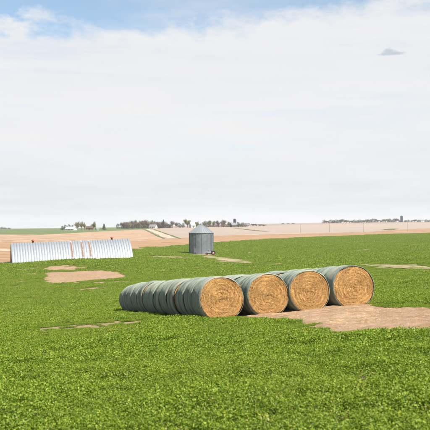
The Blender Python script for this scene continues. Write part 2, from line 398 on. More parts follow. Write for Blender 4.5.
# thin, worn streaks in the crop
BARE = [(70, 328, 40, 4), (118, 322.5, 20, 2), (52, 329, 14, 1.6), (104, 325, 16, 2), (140, 322, 18, 2.2), (128, 324, 8, 1.2), (86, 333, 7, 1.6), (176, 345, 8, 1.3), (101, 380, 4, 1.8), (214, 327.5, 16, 2),
        (88, 289, 12, 1.6), (205, 330, 20, 1.2), (360, 335.5, 22, 1.0), (108, 282.5, 26, 1.0), (392, 412, 6, 1.2), (240, 320, 20, 1.2)]
BARE_W = []
for px, py, rx, ry in BARE:
    x, y = hit(px, py); y2 = hit(px, py-ry)[1]; BARE_W.append((x, y, rx/F*y, max(y2-y, .12)))
RIDGE = np.array(H((340, 252.4), (360, 250.2), (385, 247.6), (405, 245.8), (430, 244.2), (470, 242)))
def openness(x, y):
    """0 closed crop .. 1 bare ground"""
    big = wob(x, y, .9)*.3+wob(x+5, y-3, .31)*.25
    m = sst(-.75, .55, poly_sd(x, y, PAD)+wob(x, y, 1.2)*.28+wob(x, y, .35)*.2)
    far = y > 75
    if far.any():
        for P_ in (YARD, YARD2): m = np.maximum(m, sst(-1.0, 1.0, poly_sd(x, y, P_)+wob(x, y, 4)*.3+wob(x, y, 1.1)*.35))
        for q in wtr:
            d_ = np.sqrt((x[:, None]-q[None, ::2, 0])**2+(y[:, None]-q[None, ::2, 1])**2); j = d_.argmin(1)
            m = np.maximum(m, sst(1.2, -.9, d_.min(1)-q[::2][j, 2]*.5+wob(x, y, 3.3)*1.1+wob(x, y, 1.1)*.9)*.72)
        m = np.maximum(m, .32*sst(1., .3, np.abs(y-np.interp(x, RIDGE[:, 0], RIDGE[:, 1]))/3.5)*(x > RIDGE[0, 0]))
    for a, b, rx, ry in BARE_W:
        e = 1-((x-a)/rx)**2-((y-b)/ry)**2+wob(x+a, y*2, .13*rx+.12)*.6+big*.9
        m = np.maximum(m, sst(-.3, .7, e)*(e < 5)*(np.hypot((x-a)/rx, (y-b)/ry) < 1.7)*.82)
    return m

# ------------------------------------------------------------------ hay bales
R_W, R_H, B_LEN = .985, .92, 1.27
ROW_DIR = Vector((-.33, .944)).normalized()
ROW_ANG = math.atan2(ROW_DIR.y, ROW_DIR.x) - math.pi/2          # local +y runs back along the row
def bale_ring(n):
    a = np.linspace(0, 2*math.pi, n, endpoint=False)
    x = np.cos(a); z = np.sin(a); p = 2.12
    r = (np.abs(x)**p+np.abs(z)**p)**(-1/p); x, z = x*r, z*r
    z = np.where(z < -.86, -.86+(z+.86)*.22, z)                    # settled flat underneath
    return a, x*R_W, z*R_H
ZB = float(bale_ring(96)[2].min())
def rad_noise(a, y, seed, amp):
    s = seed*1.7
    return 1+amp*(np.sin(3*a+s+y*1.5)+.7*np.sin(5*a+2.1*s-y*2)+.5*np.sin(9*a+.7*s+y*5)+.35*np.sin(17*a+s*3+y*9))
def m_hay(t):
    x, y, z = t.sep(t.obj)[0:3]
    r = t.math('SQRT', t.math('ADD', t.math('MULTIPLY', x, x), t.math('MULTIPLY', z, z)))
    th = t.math('ARCTAN2', z, x)
    sp = t.comb(t.math('MULTIPLY', r, 13.), t.math('MULTIPLY', th, 1.4), y)
    n1 = t.noise(sp, 1.6, 6, .7); n2 = t.noise(t.obj, 34, 5, .7); n3 = t.noise(t.obj, 3, 4)
    c = t.mix(t.ramp(n1, .34, .62), (.30, .135, .04), (.76, .425, .14))
    c = t.mix(t.ramp(n2, .5, .75), c, (.90, .57, .23))
    c = t.mix(t.ramp(n3, .48, .72, 0, .5), c, (.46, .25, .09))
    c = t.mix(t.math('MULTIPLY', t.rnd, .3), c, t.mix(1., c, (.80, .84, .9), 'MULTIPLY'))
    bumped(t, t.math('ADD', n1, t.math('MULTIPLY', n2, .6)), .8, .04)
    return c
M_hay = material('hay', m_hay)
def m_straw(t):
    a = t.add('ShaderNodeAttribute', attribute_name='tint').outputs['Fac']
    c = t.mix(t.ramp(a, 0, .5), (.42, .19, .05), (.80, .46, .15)); return t.mix(t.ramp(a, .6, 1.0), c, (.92, .64, .30))
M_straw = material('straw', m_straw, .7)
def m_net(t):
    """pale green plastic net over hay: bands run round the bale, the hay shows through"""
    x, y, z = t.sep(t.obj)[0:3]
    th = t.math('ARCTAN2', z, x); off_ = t.math('MULTIPLY', t.rnd, 40.)
    yb = t.math('ADD', y, t.math('MULTIPLY', t.math('SINE', t.math('ADD', t.math('MULTIPLY', th, 1.0), off_)), .05))
    band = t.noise(t.comb(t.math('ADD', t.math('MULTIPLY', yb, 5.), off_), t.math('MULTIPLY_ADD', x, .45, off_), t.math('MULTIPLY', z, .45)), 1.0, 3, .55)
    fine = t.noise(t.comb(t.math('MULTIPLY', y, 60.), t.math('MULTIPLY_ADD', x, 4., off_), t.math('MULTIPLY', z, 4.)), 1.0, 3, .6)
    blot = t.noise(t.vmath('ADD', t.obj, t.comb(off_, off_, 0.0)), 2.2, 5, .6)
    c = t.mix(t.ramp(band, .30, .62), (.11, .168, .12), (.43, .48, .385))
    c = t.mix(t.ramp(band, .57, .65, 0, .8), c, (.56, .45, .29))
    c = t.mix(t.ramp(fine, .45, .7, 0, .5), c, (.62, .64, .57))
    e = t.math('ABSOLUTE', t.math('SUBTRACT', yb, .22))
    c = t.mix(t.math('MULTIPLY', t.ramp(e, .012, .045, .8, 0), t.ramp(blot, .36, .55)), c, (.16, .46, .29))
    c = t.mix(t.ramp(blot, .56, .72, 0, .5), c, (.40, .34, .22))
    c = t.mix(t.math('MULTIPLY', t.rnd, .35), c, t.mix(.5, c, (.16, .20, .17)))
    lump = t.noise(t.comb(t.math('MULTIPLY', y, 12.), t.math('MULTIPLY_ADD', x, 9., off_), t.math('MULTIPLY', z, 9.)), 1.0, 5, .65)
    bumped(t, t.math('ADD', fine, t.math('MULTIPLY', lump, 1.8)), .7, .025)
    return c
M_net = material('net_wrap', m_net, .75, 0, .12)
for n_ in M_net.node_tree.nodes:
    if n_.type == 'BSDF_PRINCIPLED': n_.inputs['Diffuse Roughness'].default_value = 1.0

def bale_core(seed, front=False):
    """the hay itself: a closed drum whose ends swell and show the rolled layers"""
    n = 96; a, x, z = bale_ring(n); cr = .975 if front else .925; rr = cr*np.array([0.02, .08, .15, .22, .29, .36, .43, .5, .57, .64, .71, .78, .84, .89, .93, .96])
    V = []; r_ = random.Random(seed)
    def end(sign):
        for k, q in enumerate(rr):
            ph = q*9*2*math.pi
            d = .055*np.sin(ph+a*1.0+seed) + .03*np.sin(ph*2.3+2*a+seed*2)+.03*np.sin(3*a+seed+q*4) + np.array([r_.gauss(0, .012) for _ in range(n)])
            y = sign*(B_LEN/2-.03+(.035 if sign < 0 else -.01)*(1-q*q)+d*.55*min(1, (1.02-q)*6))
            V.append(np.stack([x*q*rad_noise(a, sign*.6, seed, .008), y, z*q*rad_noise(a, sign*.6, seed, .008)], -1))
    end(-1); m = len(rr); rr = rr/cr*.845
    V.append(np.stack([x*cr*.965, np.full(n, -B_LEN/2+.06), z*cr*.965], -1)); V.append(np.stack([x*.82, np.full(n, B_LEN/2-.10), z*.82], -1))
    base2 = len(V); end(1)
    order = list(range(m)) + [m, m+1] + list(reversed(range(base2, base2+m)))
    v = np.concatenate([V[i] for i in order]); R = len(order); f = []
    for i in range(R-1):
        for k in range(n): f.append((i*n+k, i*n+(k+1) % n, (i+1)*n+(k+1) % n, (i+1)*n+k))
    f.append(tuple(range(n))[::-1]); f.append(tuple((R-1)*n+k for k in range(n)))
    return mesh_from('hay_core', [tuple(p) for p in v], f, True)
def bale_net(seed, front=False):
    n = 96; a, x, z = bale_ring(n); L = B_LEN/2
    sh_ = [(-L+.03, .82), (-L+.04, .87), (-L+.07, .922), (-L+.125, .966), (-L+.20, .992)]
    fr_ = [(-L-.008, .955), (-L+.002, .972), (-L+.03, .984), (-L+.09, .992), (-L+.18, .997)]
    mid_ = [(-L, .925), (-L+.012, .952), (-L+.045, .974), (-L+.10, .988), (-L+.18, .996)]
    ax = (fr_ if front else mid_) + [(-L+.18+(2*L-.36)*i/9, .994+.016*math.sin(math.pi*i/9)) for i in range(1, 9)] + [(-y, q) for y, q in reversed(sh_)]
    V = []
    for y, s in ax:
        q = s*rad_noise(a, y, seed, .006)*(1+.006*math.sin(y*23+seed)+.005*np.sin(y*41+6*a+seed)+.004*np.sin(y*17-9*a+seed*3))
        yy_ = y+.012*np.sin(4*a+seed)+.008*np.sin(11*a+seed*2)
        V.append(np.stack([x*q, yy_, np.maximum(z*q, ZB)], -1))
    v = np.concatenate(V); f = [(i*n+k, (i+1)*n+k, (i+1)*n+(k+1) % n, i*n+(k+1) % n) for i in range(len(ax)-1) for k in range(n)]
    return mesh_from('net_wrap', [tuple(p) for p in v], f, True)
def straw_mesh(seed, n=4800):
    """cut stems sticking out of the rolled end, lying along the coil"""
    r_ = np.random.default_rng(seed)
    q = np.sqrt(r_.uniform(.0, .9, n)); a = r_.uniform(0, 2*math.pi, n)
    px_, pz_ = np.cos(a)*q*R_W, np.sin(a)*q*R_H; pz_ = np.maximum(pz_, ZB+.03)
    tang = a+math.pi/2+r_.normal(0, .30, n); ln = r_.uniform(.02, .075, n); wd = r_.uniform(.003, .0065, n)
    tx, tz = np.cos(tang), np.sin(tang); out = -(B_LEN/2-.03+.035*(1-q*q)) - r_.uniform(.0, .022, n)
    tip = out - r_.uniform(.0, .03, n)
    p = np.stack([px_, out, pz_], -1); t_ = np.stack([tx, np.zeros(n), tz], -1)*ln[:, None]/2; s_ = np.stack([-tz, np.zeros(n), tx], -1)*wd[:, None]/2
    k = np.stack([np.zeros(n), (tip-out), np.zeros(n)], -1)
    up = np.stack([np.zeros(n), -wd*.5, np.zeros(n)], -1)
    A, B, C = p-t_-s_, p-t_+s_, p-t_+up*1.4; D, E, G = p+t_-s_+k, p+t_+s_+k, p+t_+up*1.4+k
    v = np.stack([A, B, C, D, E, G], 1).reshape(-1, 3); b = np.arange(n)[:, None]*6
    f = np.concatenate([b+np.array([[0, 3, 5, 2]]), b+np.array([[2, 5, 4, 1]]), b+np.array([[1, 4, 3, 0]])])
    m = np_mesh('loose_straw', v, f); tint = np.repeat(np.clip(r_.normal(.55, .27, n), 0, 1), 6); attr(m, 'tint', tint)
    return m
FCORES = [bale_core(s, True) for s in (5, 6, 7, 8)]; FNETS = [bale_net(s, True) for s in (6, 7, 8, 9)]; CORES = [bale_core(s) for s in (1, 2, 3, 4)]; NETS = [bale_net(s) for s in (1, 2, 3, 4, 5)]; STRAWS = [straw_mesh(s) for s in (11, 12, 13, 14)]
ORD = ['frontmost', 'second', 'third', 'fourth', 'fifth', 'sixth', 'seventh', 'eighth', 'ninth', 'tenth', 'eleventh', 'twelfth', 'last']
ROWN = ['leftmost row', 'second row from the left', 'third row from the left', 'rightmost row']
ROWS = [((222, 29.0), 13), ((268.8, 29.7), 9), ((310.4, 30.2), 8), ((354, 31.0), 7)]
BALES = []
rb = random.Random(5)
WID = [1.0, .97, 1.05, 1.0, .96, .95, .98, 1.0, .96, 1.04, 1.0, .98, 1.0]
for ri, ((px, Y), cnt) in enumerate(ROWS):
    x0, y0 = (px-215)/F*Y, Y
    s = B_LEN/2
    for k in range(cnt):
        lat = 0 if k == 0 else rb.uniform(-.035, .035)
        sc_ = (1.0, 1.0, 1.0, 1.05)[ri]*(1.0 if k == 0 else rb.uniform(.965, 1.015))
        x = x0+ROW_DIR.x*s+ROW_DIR.y*lat; y = y0+ROW_DIR.y*s-ROW_DIR.x*lat
        s += (B_LEN*WID[k % 13]*.5+B_LEN*WID[(k+1) % 13]*.5)*.94+rb.uniform(.06, .115)
        e = empty('hay_bale'); hz_ = -ZB*sc_
        e.scale = (sc_*(1.01, .985, .985, 1.02)[ri]*rb.uniform(.985, 1.01), WID[k % 13]*.94, sc_)
        sl = (GZ(x+ROW_DIR.x*3, y+ROW_DIR.y*3)-GZ(x-ROW_DIR.x*3, y-ROW_DIR.y*3))/6
        sw = (GZ(x+ROW_DIR.y, y-ROW_DIR.x)-GZ(x-ROW_DIR.y, y+ROW_DIR.x))/2
        e.rotation_euler = (math.atan(sl), -math.atan(sw), ROW_ANG+rb.uniform(-.03, .03))
        gz_ = np.mean([GZ(x+ROW_DIR.x*q, y+ROW_DIR.y*q) for q in (-2.5, -1.2, 0, 1.2, 2.5)]); e.location = (x, y, min(gz_, GZ(x, y)+.05)+hz_-.035)
        if k == 0: lab = f"{'pale green wrapped ' if 0 else ''}frontmost round hay bale of the {ROWN[ri]}, golden end facing the camera"
        elif k == cnt-1 and ri == 0: lab = 'green net wrapped round bale at the far left end of the leftmost row'
        else: lab = f'green net wrapped round bale, {ORD[k]} from the front in the {ROWN[ri]}'
        tag(e, lab, 'hay bale', 'round hay bales in four rows')
        core = new_obj('hay_core', FCORES[ri] if k == 0 else CORES[(ri+k) % 4], M_hay, e)
        new_obj('net_wrap', FNETS[ri] if k == 0 else NETS[(ri*2+k*3) % 5], M_net, e)
        if k == 0: struct(new_obj('loose_straw', STRAWS[ri], M_straw, core), 'stuff')
        BALES.append((x, y))
BX = np.array(BALES)
def near_bale(x, y):
    dx_ = x[:, None]-BX[None, :, 0]; dy_ = y[:, None]-BX[None, :, 1]
    al = np.abs(dx_*ROW_DIR.x+dy_*ROW_DIR.y)-.62; la = np.abs(dx_*ROW_DIR.y-dy_*ROW_DIR.x)-.72
    return (np.maximum(al, la)).min(1)

# ------------------------------------------------------------------ corrugated arch shed
def m_galv(base, hi, rough_, streak=.5):
    def b(t):
        x, y, z = t.sep(t.obj)[0:3]
        n1 = t.noise(t.obj, .8, 5, .6); n2 = t.noise(t.comb(t.math('MULTIPLY', x, 6.), t.math('MULTIPLY', y, 6.), t.math('MULTIPLY', z, .35)), 1., 5, .65)
        c = t.mix(t.ramp(n1, .3, .7), base, hi)
        c = t.mix(t.ramp(n2, .48, .75, 0, streak), c, tuple(q*.62 for q in base))
        return t.mix(t.math('MULTIPLY', t.rnd, .22), c, tuple(q*.75 for q in base))
    return b
M_galv = material('galvanised_roof', m_galv((.325, .35, .38), (.39, .415, .445), .5, .45), .5, .25, .4)
M_binwall = material('galvanised_bin_wall', m_galv((.225, .26, .275), (.33, .365, .38), .5), .5, .35, .4)
M_binroof = material('galvanised_bin_roof', m_galv((.34, .365, .38), (.42, .445, .46), .5, .3), .5, .3, .4)
def m_rust(t):
    x, y, z = t.sep(t.obj)[0:3]
    n = t.noise(t.comb(t.math('MULTIPLY', x, 3.), t.math('MULTIPLY', y, 1.), t.math('MULTIPLY', z, .5)), 1.3, 5, .65)
    inside = t.math('MULTIPLY', t.math('MULTIPLY', t.ramp(z, .5, 1.0), t.ramp(z, 4.15, 4.4, 1, 0)), t.ramp(t.math('ABSOLUTE', t.math('SUBTRACT', x, .30)), .13, .20, 1, 0))
    r = t.math('MULTIPLY', inside, t.ramp(n, .25, .42))
    return t.mix(r, (.41, .425, .44), t.mix(t.ramp(n, .4, .65), (.24, .12, .06), (.34, .19, .11)))
M_rust = material('rusted_galvanised', m_rust, .7, .1)
M_dark = simple('weathered_dark_boards', (.06, .055, .05), .85)
M_redcap = simple('red_paint', (.40, .06, .035), .5, 0, .15)
M_concrete = simple('concrete', (.38, .36, .33), .9)

SL = 27.9; NP = 46; PW = SL/NP; HALF, HT = 3.7, 4.45
sx, sy = hit(12.3, 263.4)
sc0 = 160/sy; sy = 160.; sx = (12.3-215)/F*sy
ang_s = math.radians(19)
ex_, ey_ = sx+SL*math.cos(ang_s), sy+SL*math.sin(ang_s)
shed = tag(empty('arch_shed', (sx, sy, GZ(sx, sy)), ang_s), 'long galvanised corrugated arch shed with three rusty panels and red roof vents', 'shed')
shed.rotation_euler = (0, -math.atan((GZ(ex_, ey_)-GZ(sx, sy))/SL), ang_s)
def arch(t):
    """t 0..1 front foot to ridge, 1..2 ridge to back foot: (y, z) and outward normal"""
    q = t if t <= 1 else 2-t
    y = HALF*q; z = HT*q
    bow = 4*q*(1-q)*.42; nx_, nz_ = -HT/math.hypot(HALF, HT), HALF/math.hypot(HALF, HT)
    y += nx_*bow; z += nz_*bow
    if t > 1: return (2*HALF-y, z), (-nx_, nz_)
    return (y, z), (nx_, nz_)
def panel_mesh(name):
    cs = [(0, 0), (.04, 0), (.14, .075), (.5, .10), (.86, .075), (.96, 0), (1.0, 0)]; ts = [i/10 for i in range(21)]; v = []; f = []
    for t in ts:
        (y, z), (ny_, nz_) = arch(t)
        if abs(t-1) < .01: ny_, nz_ = 0, 1
        for c, o in cs: v.append((c*PW, y+ny_*o, z+nz_*o))
    m = len(cs)
    for i in range(len(ts)-1):
        for k in range(m-1): f.append((i*m+k, i*m+k+1, (i+1)*m+k+1, (i+1)*m+k))
    return mesh_from(name, v, f)
pm = panel_mesh('arch_panel'); pr = panel_mesh('rusty_panel'); pm.materials.append(M_galv); pr.materials.append(M_rust)
for i in range(NP):
    rust = i in (22, 26, 29)
    o = new_obj('roof_panel', pr if rust else pm, None, shed); o.location = (i*PW, 0, (i*37 % 11)*.0012)
    if rust: o['label'] = 'rust brown panel of the shed roof'
for x_, nm in ((.12, 0), (SL-.12, 1)):
    mb = MB(); pts = [arch(i/10)[0] for i in range(21)]
    a = [(x_, y, z) for y, z in pts]; b = [(x_+(.06 if nm == 0 else -.06), y, z) for y, z in pts]; n = len(a)
    mb.add(a+b, [tuple(range(n)), tuple(reversed(range(n, 2*n)))]+[(k, n+k, n+k+1, k+1) for k in range(n-1)])
    ew = mb.build('end_wall', M_dark, shed)
    s_ = -1 if nm == 0 else 1
    dr = MB().box((x_+s_*.02-(.05 if s_ < 0 else 0), HALF-1.4, 0), (x_+s_*.02+(.05 if s_ > 0 else 0), HALF+1.4, 2.9)).build('sliding_door', simple('door_boards', (.10, .09, .08)), shed)
MB().box((-.1, -.18, -.7), (SL+.1, .1, .06)).build('foundation', M_concrete, shed)
MB().box((-.1, 2*HALF-.1, -.7), (SL+.1, 2*HALF+.18, .06)).build('foundation', M_concrete, shed)
for fx in (.18, .845):
    v_ = MB().lathe([(.20, -.1), (.19, .36), (.0, .36), (.0, -.1)], 14, c=(fx*SL, HALF, HT+.05)).build('roof_vent', M_dark, shed)
    MB().lathe([(.0, .30), (.34, .30), (.38, .38), (.30, .52), (.12, .64), (.0, .68)], 16, c=(fx*SL, HALF, HT+.05), close=False).build('vent_cap', M_redcap, v_)

# ------------------------------------------------------------------ grain bin
bx_, by_ = (201.2-215)/F*226, 226.; bz_ = GZ(bx_, by_)
RB = 3.9; WALL_H = 6.75; ROOF_H = 3.0
gbin = tag(empty('grain_bin', (bx_, by_, bz_), .3), 'round galvanised grain bin with conical roof standing in the green field', 'grain bin')
MB().lathe([(RB+.25, -.8), (RB+.25, .12), (0, .12), (0, -.8)], 48).build('foundation', M_concrete, gbin)
NR_ = 8; rh = (WALL_H-.12)/NR_
prof = []
for i in range(13):
    prof.append((RB+.022*math.sin(i/12*2*math.pi*6), .012+i/12*(rh-.012)))
prof += [(RB-.06, rh), (RB-.06, .012)]
mb = MB().lathe(prof, 72); ring = mesh_from('wall_ring', mb.v, mb.f, False); ring.materials.append(M_binwall)
for i in range(NR_):
    o = new_obj('wall_ring', ring, None, gbin); o.location.z = .12+i*rh; o.rotation_euler.z = i*.31; o.scale = (1-.004*(i % 2), 1-.004*(i % 2), 1)
NS = 14
for k in range(NS):
    a = 2*math.pi*k/NS
    o = MB().box((RB+.005, -.07, .12), (RB+.10, .07, WALL_H-.05)).build('stiffener', M_binwall, gbin); o.rotation_euler.z = a
NPAN = 28; rp = MB(); ra = 2*math.pi/NPAN
def rpt(r, a, dz=0.): return (r*math.cos(a), r*math.sin(a), WALL_H-.03+(RB+.16-r)/(RB+.16)*ROOF_H+dz)
cs_ = [(0, .07), (.03, .07), (.05, 0), (.5, 0), (.95, 0), (.97, .07), (1, .07)]
rv = [rpt(r, c*ra, dz) for r in (RB+.16, 2.4, .42) for c, dz in cs_]; m_ = len(cs_)
rf = [(i*m_+k, i*m_+k+1, (i+1)*m_+k+1, (i+1)*m_+k) for i in range(2) for k in range(m_-1)]
rmesh = mesh_from('roof_panel', rv, rf); rmesh.materials.append(M_binroof)
for k in range(NPAN):
    o = new_obj('roof_panel', rmesh, None, gbin); o.rotation_euler.z = k*ra; o.location.z = (k % 3)*.003
MB().lathe([(RB+.17, WALL_H-.16), (RB+.19, WALL_H-.02), (RB+.13, WALL_H-.02), (RB+.03, WALL_H-.16)], 60).build('eave_ring', M_binroof, gbin)
MB().lathe([(.55, WALL_H+ROOF_H-.36), (.5, WALL_H+ROOF_H-.16), (.1, WALL_H+ROOF_H+.06), (.0, WALL_H+ROOF_H+.06)], 20, close=False).build('roof_cap', M_binroof, gbin)
lad = MB()
for s_ in (-.22, .22): lad.box((RB+.2, s_-.025, .5), (RB+.26, s_+.025, WALL_H+.1))
for i in range(20): lad.box((RB+.215, -.22, .6+i*.31), (RB+.245, .22, .64+i*.31))
o = lad.build('ladder', M_binwall, gbin); o.rotation_euler.z = -math.pi/2-.3+.95
dr = MB().box((RB+.03, -.4, .55), (RB+.12, .4, 1.9)).build('door', M_binroof, gbin); dr.rotation_euler.z = -math.pi/2-.3-.5
MB().box((RB+.12, .2, 1.2), (RB+.17, .3, 1.26)).build('handle', M_dark, dr)

# small old tractor beside the bin
M_tyre = simple('tyre_rubber', (.025, .025, .027), .8); M_grey = simple('grey_paint', (.34, .35, .35), .5); M_redp = simple('faded_red_paint', (.42, .10, .07), .55)
M_white = simple('white_paint', (.75, .75, .73), .6, 0, .08)
tx_, ty_ = (210.6-215)/F*219, 219.
trac = tag(empty('tractor', (tx_, ty_, GZ(tx_, ty_)), 0.12), 'small grey tractor with red wheels parked at the foot of the grain bin', 'tractor'); trac.scale = (.95, .95, .95)
hood = MB().box((-1.45, -.3, .62), (.15, .3, 1.12)); hood.box((-1.5, -.26, .55), (-1.45, .26, 1.05)); hood.box((.15, -.22, .5), (1.0, .22, .85))
hood.build('hood', M_grey, trac)
MB().box((-1.3, -.16, .4), (.9, .16, .62)).build('chassis', M_dark, trac)
MB().tube([(-.7, 0, 1.1), (-.7, 0, 1.7)], .05, 8).build('exhaust_pipe', M_dark, trac)
st = MB().box((.62, -.24, .95), (1.02, .24, 1.02)); st.box((.98, -.24, 1.02), (1.05, .24, 1.35)); st.build('seat', M_redp, trac)
ring_ = [(.2*math.cos(2*math.pi*k/14), .2*math.sin(2*math.pi*k/14)) for k in range(15)]
swm = MB().tube([(.3+.25*b*.4, a, 1.28+b*.8) for a, b in ring_], .02, 5); swm.tube([(.12, 0, 1.05), (.3, 0, 1.28)], .025, 5); swm.build('steering_wheel', M_dark, trac)
def wheel(x, y, r, wd):
    ty = MB().lathe([(r*.62, -wd/2), (r*.95, -wd/2), (r, -wd*.3), (r, wd*.3), (r*.95, wd/2), (r*.62, wd/2)], 24, 'y').build('wheel', M_tyre, trac, False)
    ty.location = (x, y, r)
    MB().lathe([(r*.63, -wd*.42), (r*.63, wd*.42), (r*.5, wd*.3), (r*.3, wd*.12), (.0, wd*.12), (.0, -wd*.12), (r*.3, -wd*.12), (r*.5, -wd*.3)], 20, 'y').build('rim', M_redp, ty)
    hb = MB().lathe([(0, -wd*.46), (r*.26, -wd*.4), (r*.26, wd*.4), (0, wd*.46)], 14, 'y').build('hub', M_white if r > .5 else M_redp, ty)
for s_ in (-1, 1):
    wheel(.85, s_*.68, .68, .32); wheel(-1.25, s_*.55, .36, .2)
    MB().add(*(lambda p: (p, [(i*2, i*2+1, i*2+3, i*2+2) for i in range(len(p)//2-1)]))([(.85+.76*math.cos(a), s_*.68+q, .68+.76*math.sin(a)) for a in [math.pi*(.15+.1*i) for i in range(7)] for q in (-.2, .2)])).build('mudguard', M_redp, trac)

# ------------------------------------------------------------------ far trees
def m_foliage(c0, c1, c2):
    def b(t):
        a = t.add('ShaderNodeAttribute', attribute_name='tint').outputs['Fac']
        c = t.mix(t.ramp(a, 0, .6), c0, c1); c = t.mix(t.ramp(a, .6, 1), c, c2)
        return t.mix(t.math('MULTIPLY', t.rnd, .35), c, t.mix(.5, c, c2))
    return material('foliage', b, .9)
M_bare = m_foliage((.15, .105, .09), (.29, .205, .17), (.40, .31, .25)); M_spring = m_foliage((.15, .16, .06), (.30, .29, .12), (.44, .42, .19))
M_lime = m_foliage((.16, .17, .04), (.30, .29, .07), (.38, .35, .10)); M_ever = m_foliage((.03, .05, .03), (.08, .11, .06), (.14, .16, .09))
M_bark = simple('bark', (.13, .10, .08), .9)
def limb_tree(seed, height, spread, bare):
    r_ = random.Random(seed); tr_ = MB(); tips = []
    def grow(p, dr_, ln, rad, lv):
        q = p+dr_*ln; mid = p+dr_*ln*.5+Vector((r_.uniform(-1, 1), r_.uniform(-1, 1), 0))*ln*.06
        tr_.tube([p, mid, q], [rad, rad*.8, rad*.6], 5, False)
        if lv >= 3: tips.append((q, ln)); tips.append((mid, ln)); return
        for k in range(r_.choice((3, 4, 4))):
            a = r_.uniform(0, 2*math.pi); tilt = r_.uniform(.35, .85)
            nd = (dr_+Vector((math.cos(a), math.sin(a), r_.uniform(-.1, .35)))*tilt*spread).normalized()
            st_ = p+dr_*ln*r_.uniform(.55, 1.0)
            grow(st_, nd, ln*r_.uniform(.62, .82), rad*.55, lv+1)
        if lv >= 2: tips.append((q, ln))
    grow(Vector((0, 0, -.3)), Vector((0, 0, 1)), height*.2, height*.022, 0)
    g = np.random.default_rng(seed); P = []; per = 34 if bare else 28
    for q, ln in tips:
        k = g.uniform(.22, 1.05, (per, 1))**.75; c = np.array([0, 0, height*.12])+(np.array(q)[None]-np.array([0, 0, height*.12]))*k+g.normal(0, ln*.28, (per, 3)); P.append(c)
    P = np.concatenate(P); P = P[(P[:, 2] > height*.08)]
    return tr_, P
def blades(P, g, lw, aspect, up=0.):
    n = len(P); d1 = g.normal(size=(n, 3)); d1[:, 2] = d1[:, 2]*.7+up; d1 /= np.linalg.norm(d1, axis=1)[:, None]
    d2 = np.cross(d1, g.normal(size=(n, 3))); d2 /= np.linalg.norm(d2, axis=1)[:, None]
    L = lw*g.uniform(.6, 1.4, n)[:, None]; W = L*aspect
    v = np.stack([P-d1*L*.5, P+d2*W*.5, P+d1*L*.5, P-d2*W*.5], 1).reshape(-1, 3)
    return v, np.arange(n*4).reshape(-1, 4)
def proto(kind, seed):
    g = np.random.default_rng(seed*13+1); H_ = 10.
    if kind in ('bare', 'spring', 'lime'):
        tr_, P = limb_tree(seed, H_, 1.0 if kind != 'lime' else .9, kind == 'bare')
        q_ = H_/P[:, 2].max(); P *= q_; tr_.v = [(a*q_, b*q_, c*q_) for a, b, c in tr_.v]
        v, f = blades(P, g, .62 if kind == 'bare' else .50, .22 if kind == 'bare' else .6, .5 if kind == 'bare' else 0)
    elif kind == 'conifer':
        tr_ = MB().tube([(0, 0, -.3), (0, 0, 9.5)], [.2, .03], 6); P = []
        for i in range(26):
            z = 1.0+i*.34; R = (10-z)*.30*g.uniform(.85, 1.1)
            for k in range(9):
                a = g.uniform(0, 2*math.pi); q = np.linspace(.15, 1, 9)*R
                P.append(np.stack([np.cos(a)*q, np.sin(a)*q, z-q*.25+g.normal(0, .08, 9)], -1)+g.normal(0, .10, (9, 3)))
                if k % 3 == 0: tr_.tube([(0, 0, z), (math.cos(a)*R*.8, math.sin(a)*R*.8, z-R*.2)], [.04, .01], 3, False)
        P = np.concatenate(P); v, f = blades(P, g, .45, .5)
    else:                                   # round evergreen / dense shrub down to the ground
        tr_ = MB(); P = []
        for k in range(7):
            a = k*.9; tr_.tube([(0, 0, -.3), (math.cos(a)*1.0, math.sin(a)*1.0, 3.5), (math.cos(a)*2.0, math.sin(a)*2.0, 7.)], [.14, .09, .03], 5, False)
        for k in range(42):
            z = g.uniform(.8, 8.6); R = 3.6*math.sin(math.pi*min(1, (z+2.2)/12.2))*g.uniform(.5, 1); a = g.uniform(0, 2*math.pi)
            P.append(np.array([math.cos(a)*R, math.sin(a)*R, z])+g.normal(0, .62, (38, 3)))
        P = np.concatenate(P); P = P[P[:, 2] > .1]; v, f = blades(P, g, .5, .6)
    cm = np_mesh('crown', v, f); attr(cm, 'tint', np.repeat(np.clip(g.normal(.5, .25, len(f)), 0, 1), 4))
    cm.materials.append({'bare': M_bare, 'spring': M_spring, 'lime': M_lime, 'thicket': M_bare}.get(kind, M_ever))
    tm = mesh_from('trunk', tr_.v, tr_.f); tm.materials.append(M_bark)
    ext = np.abs(P[:, :2]).max()
    return tm, cm, float(np.percentile(np.hypot(P[:, 0], P[:, 1]), 96)), float(P[:, 2].max())
PROTO = {k: [proto(k, s+i*7) for i in range(n)] for k, s, n in (('bare', 3, 4), ('spring', 40, 3), ('lime', 60, 2), ('conifer', 80, 2), ('shrub', 90, 3), ('thicket', 120, 3))}
TN = {'bare': 'bare_tree', 'spring': 'budding_tree', 'lime': 'budding_tree', 'conifer': 'conifer_tree', 'shrub': 'evergreen_shrub', 'thicket': 'bare_shrub'}
rt = random.Random(11)
def nth(k): return f"{k}{'th' if 10 <= k % 100 <= 20 else {1: 'st', 2: 'nd', 3: 'rd'}.get(k % 10, 'th')}"
def tree(kind, px, Y, hpx, wpx, label, group=None, dz=0.):
    x, y, z = spot(px, Y); tm, cm, rad, top = rt.choice(PROTO[kind])
    e = tag(empty(TN[kind], (x, y, z+dz), rt.uniform(0, 6.28)), label, 'shrub' if kind in ('shrub', 'thicket') else 'tree', group)
    hs = hpx*Y/F/top; ws = wpx*Y/F/2/rad; e.scale = (ws, ws, hs)
    new_obj('trunk', tm, None, e); new_obj('crown', cm, None, e); return e
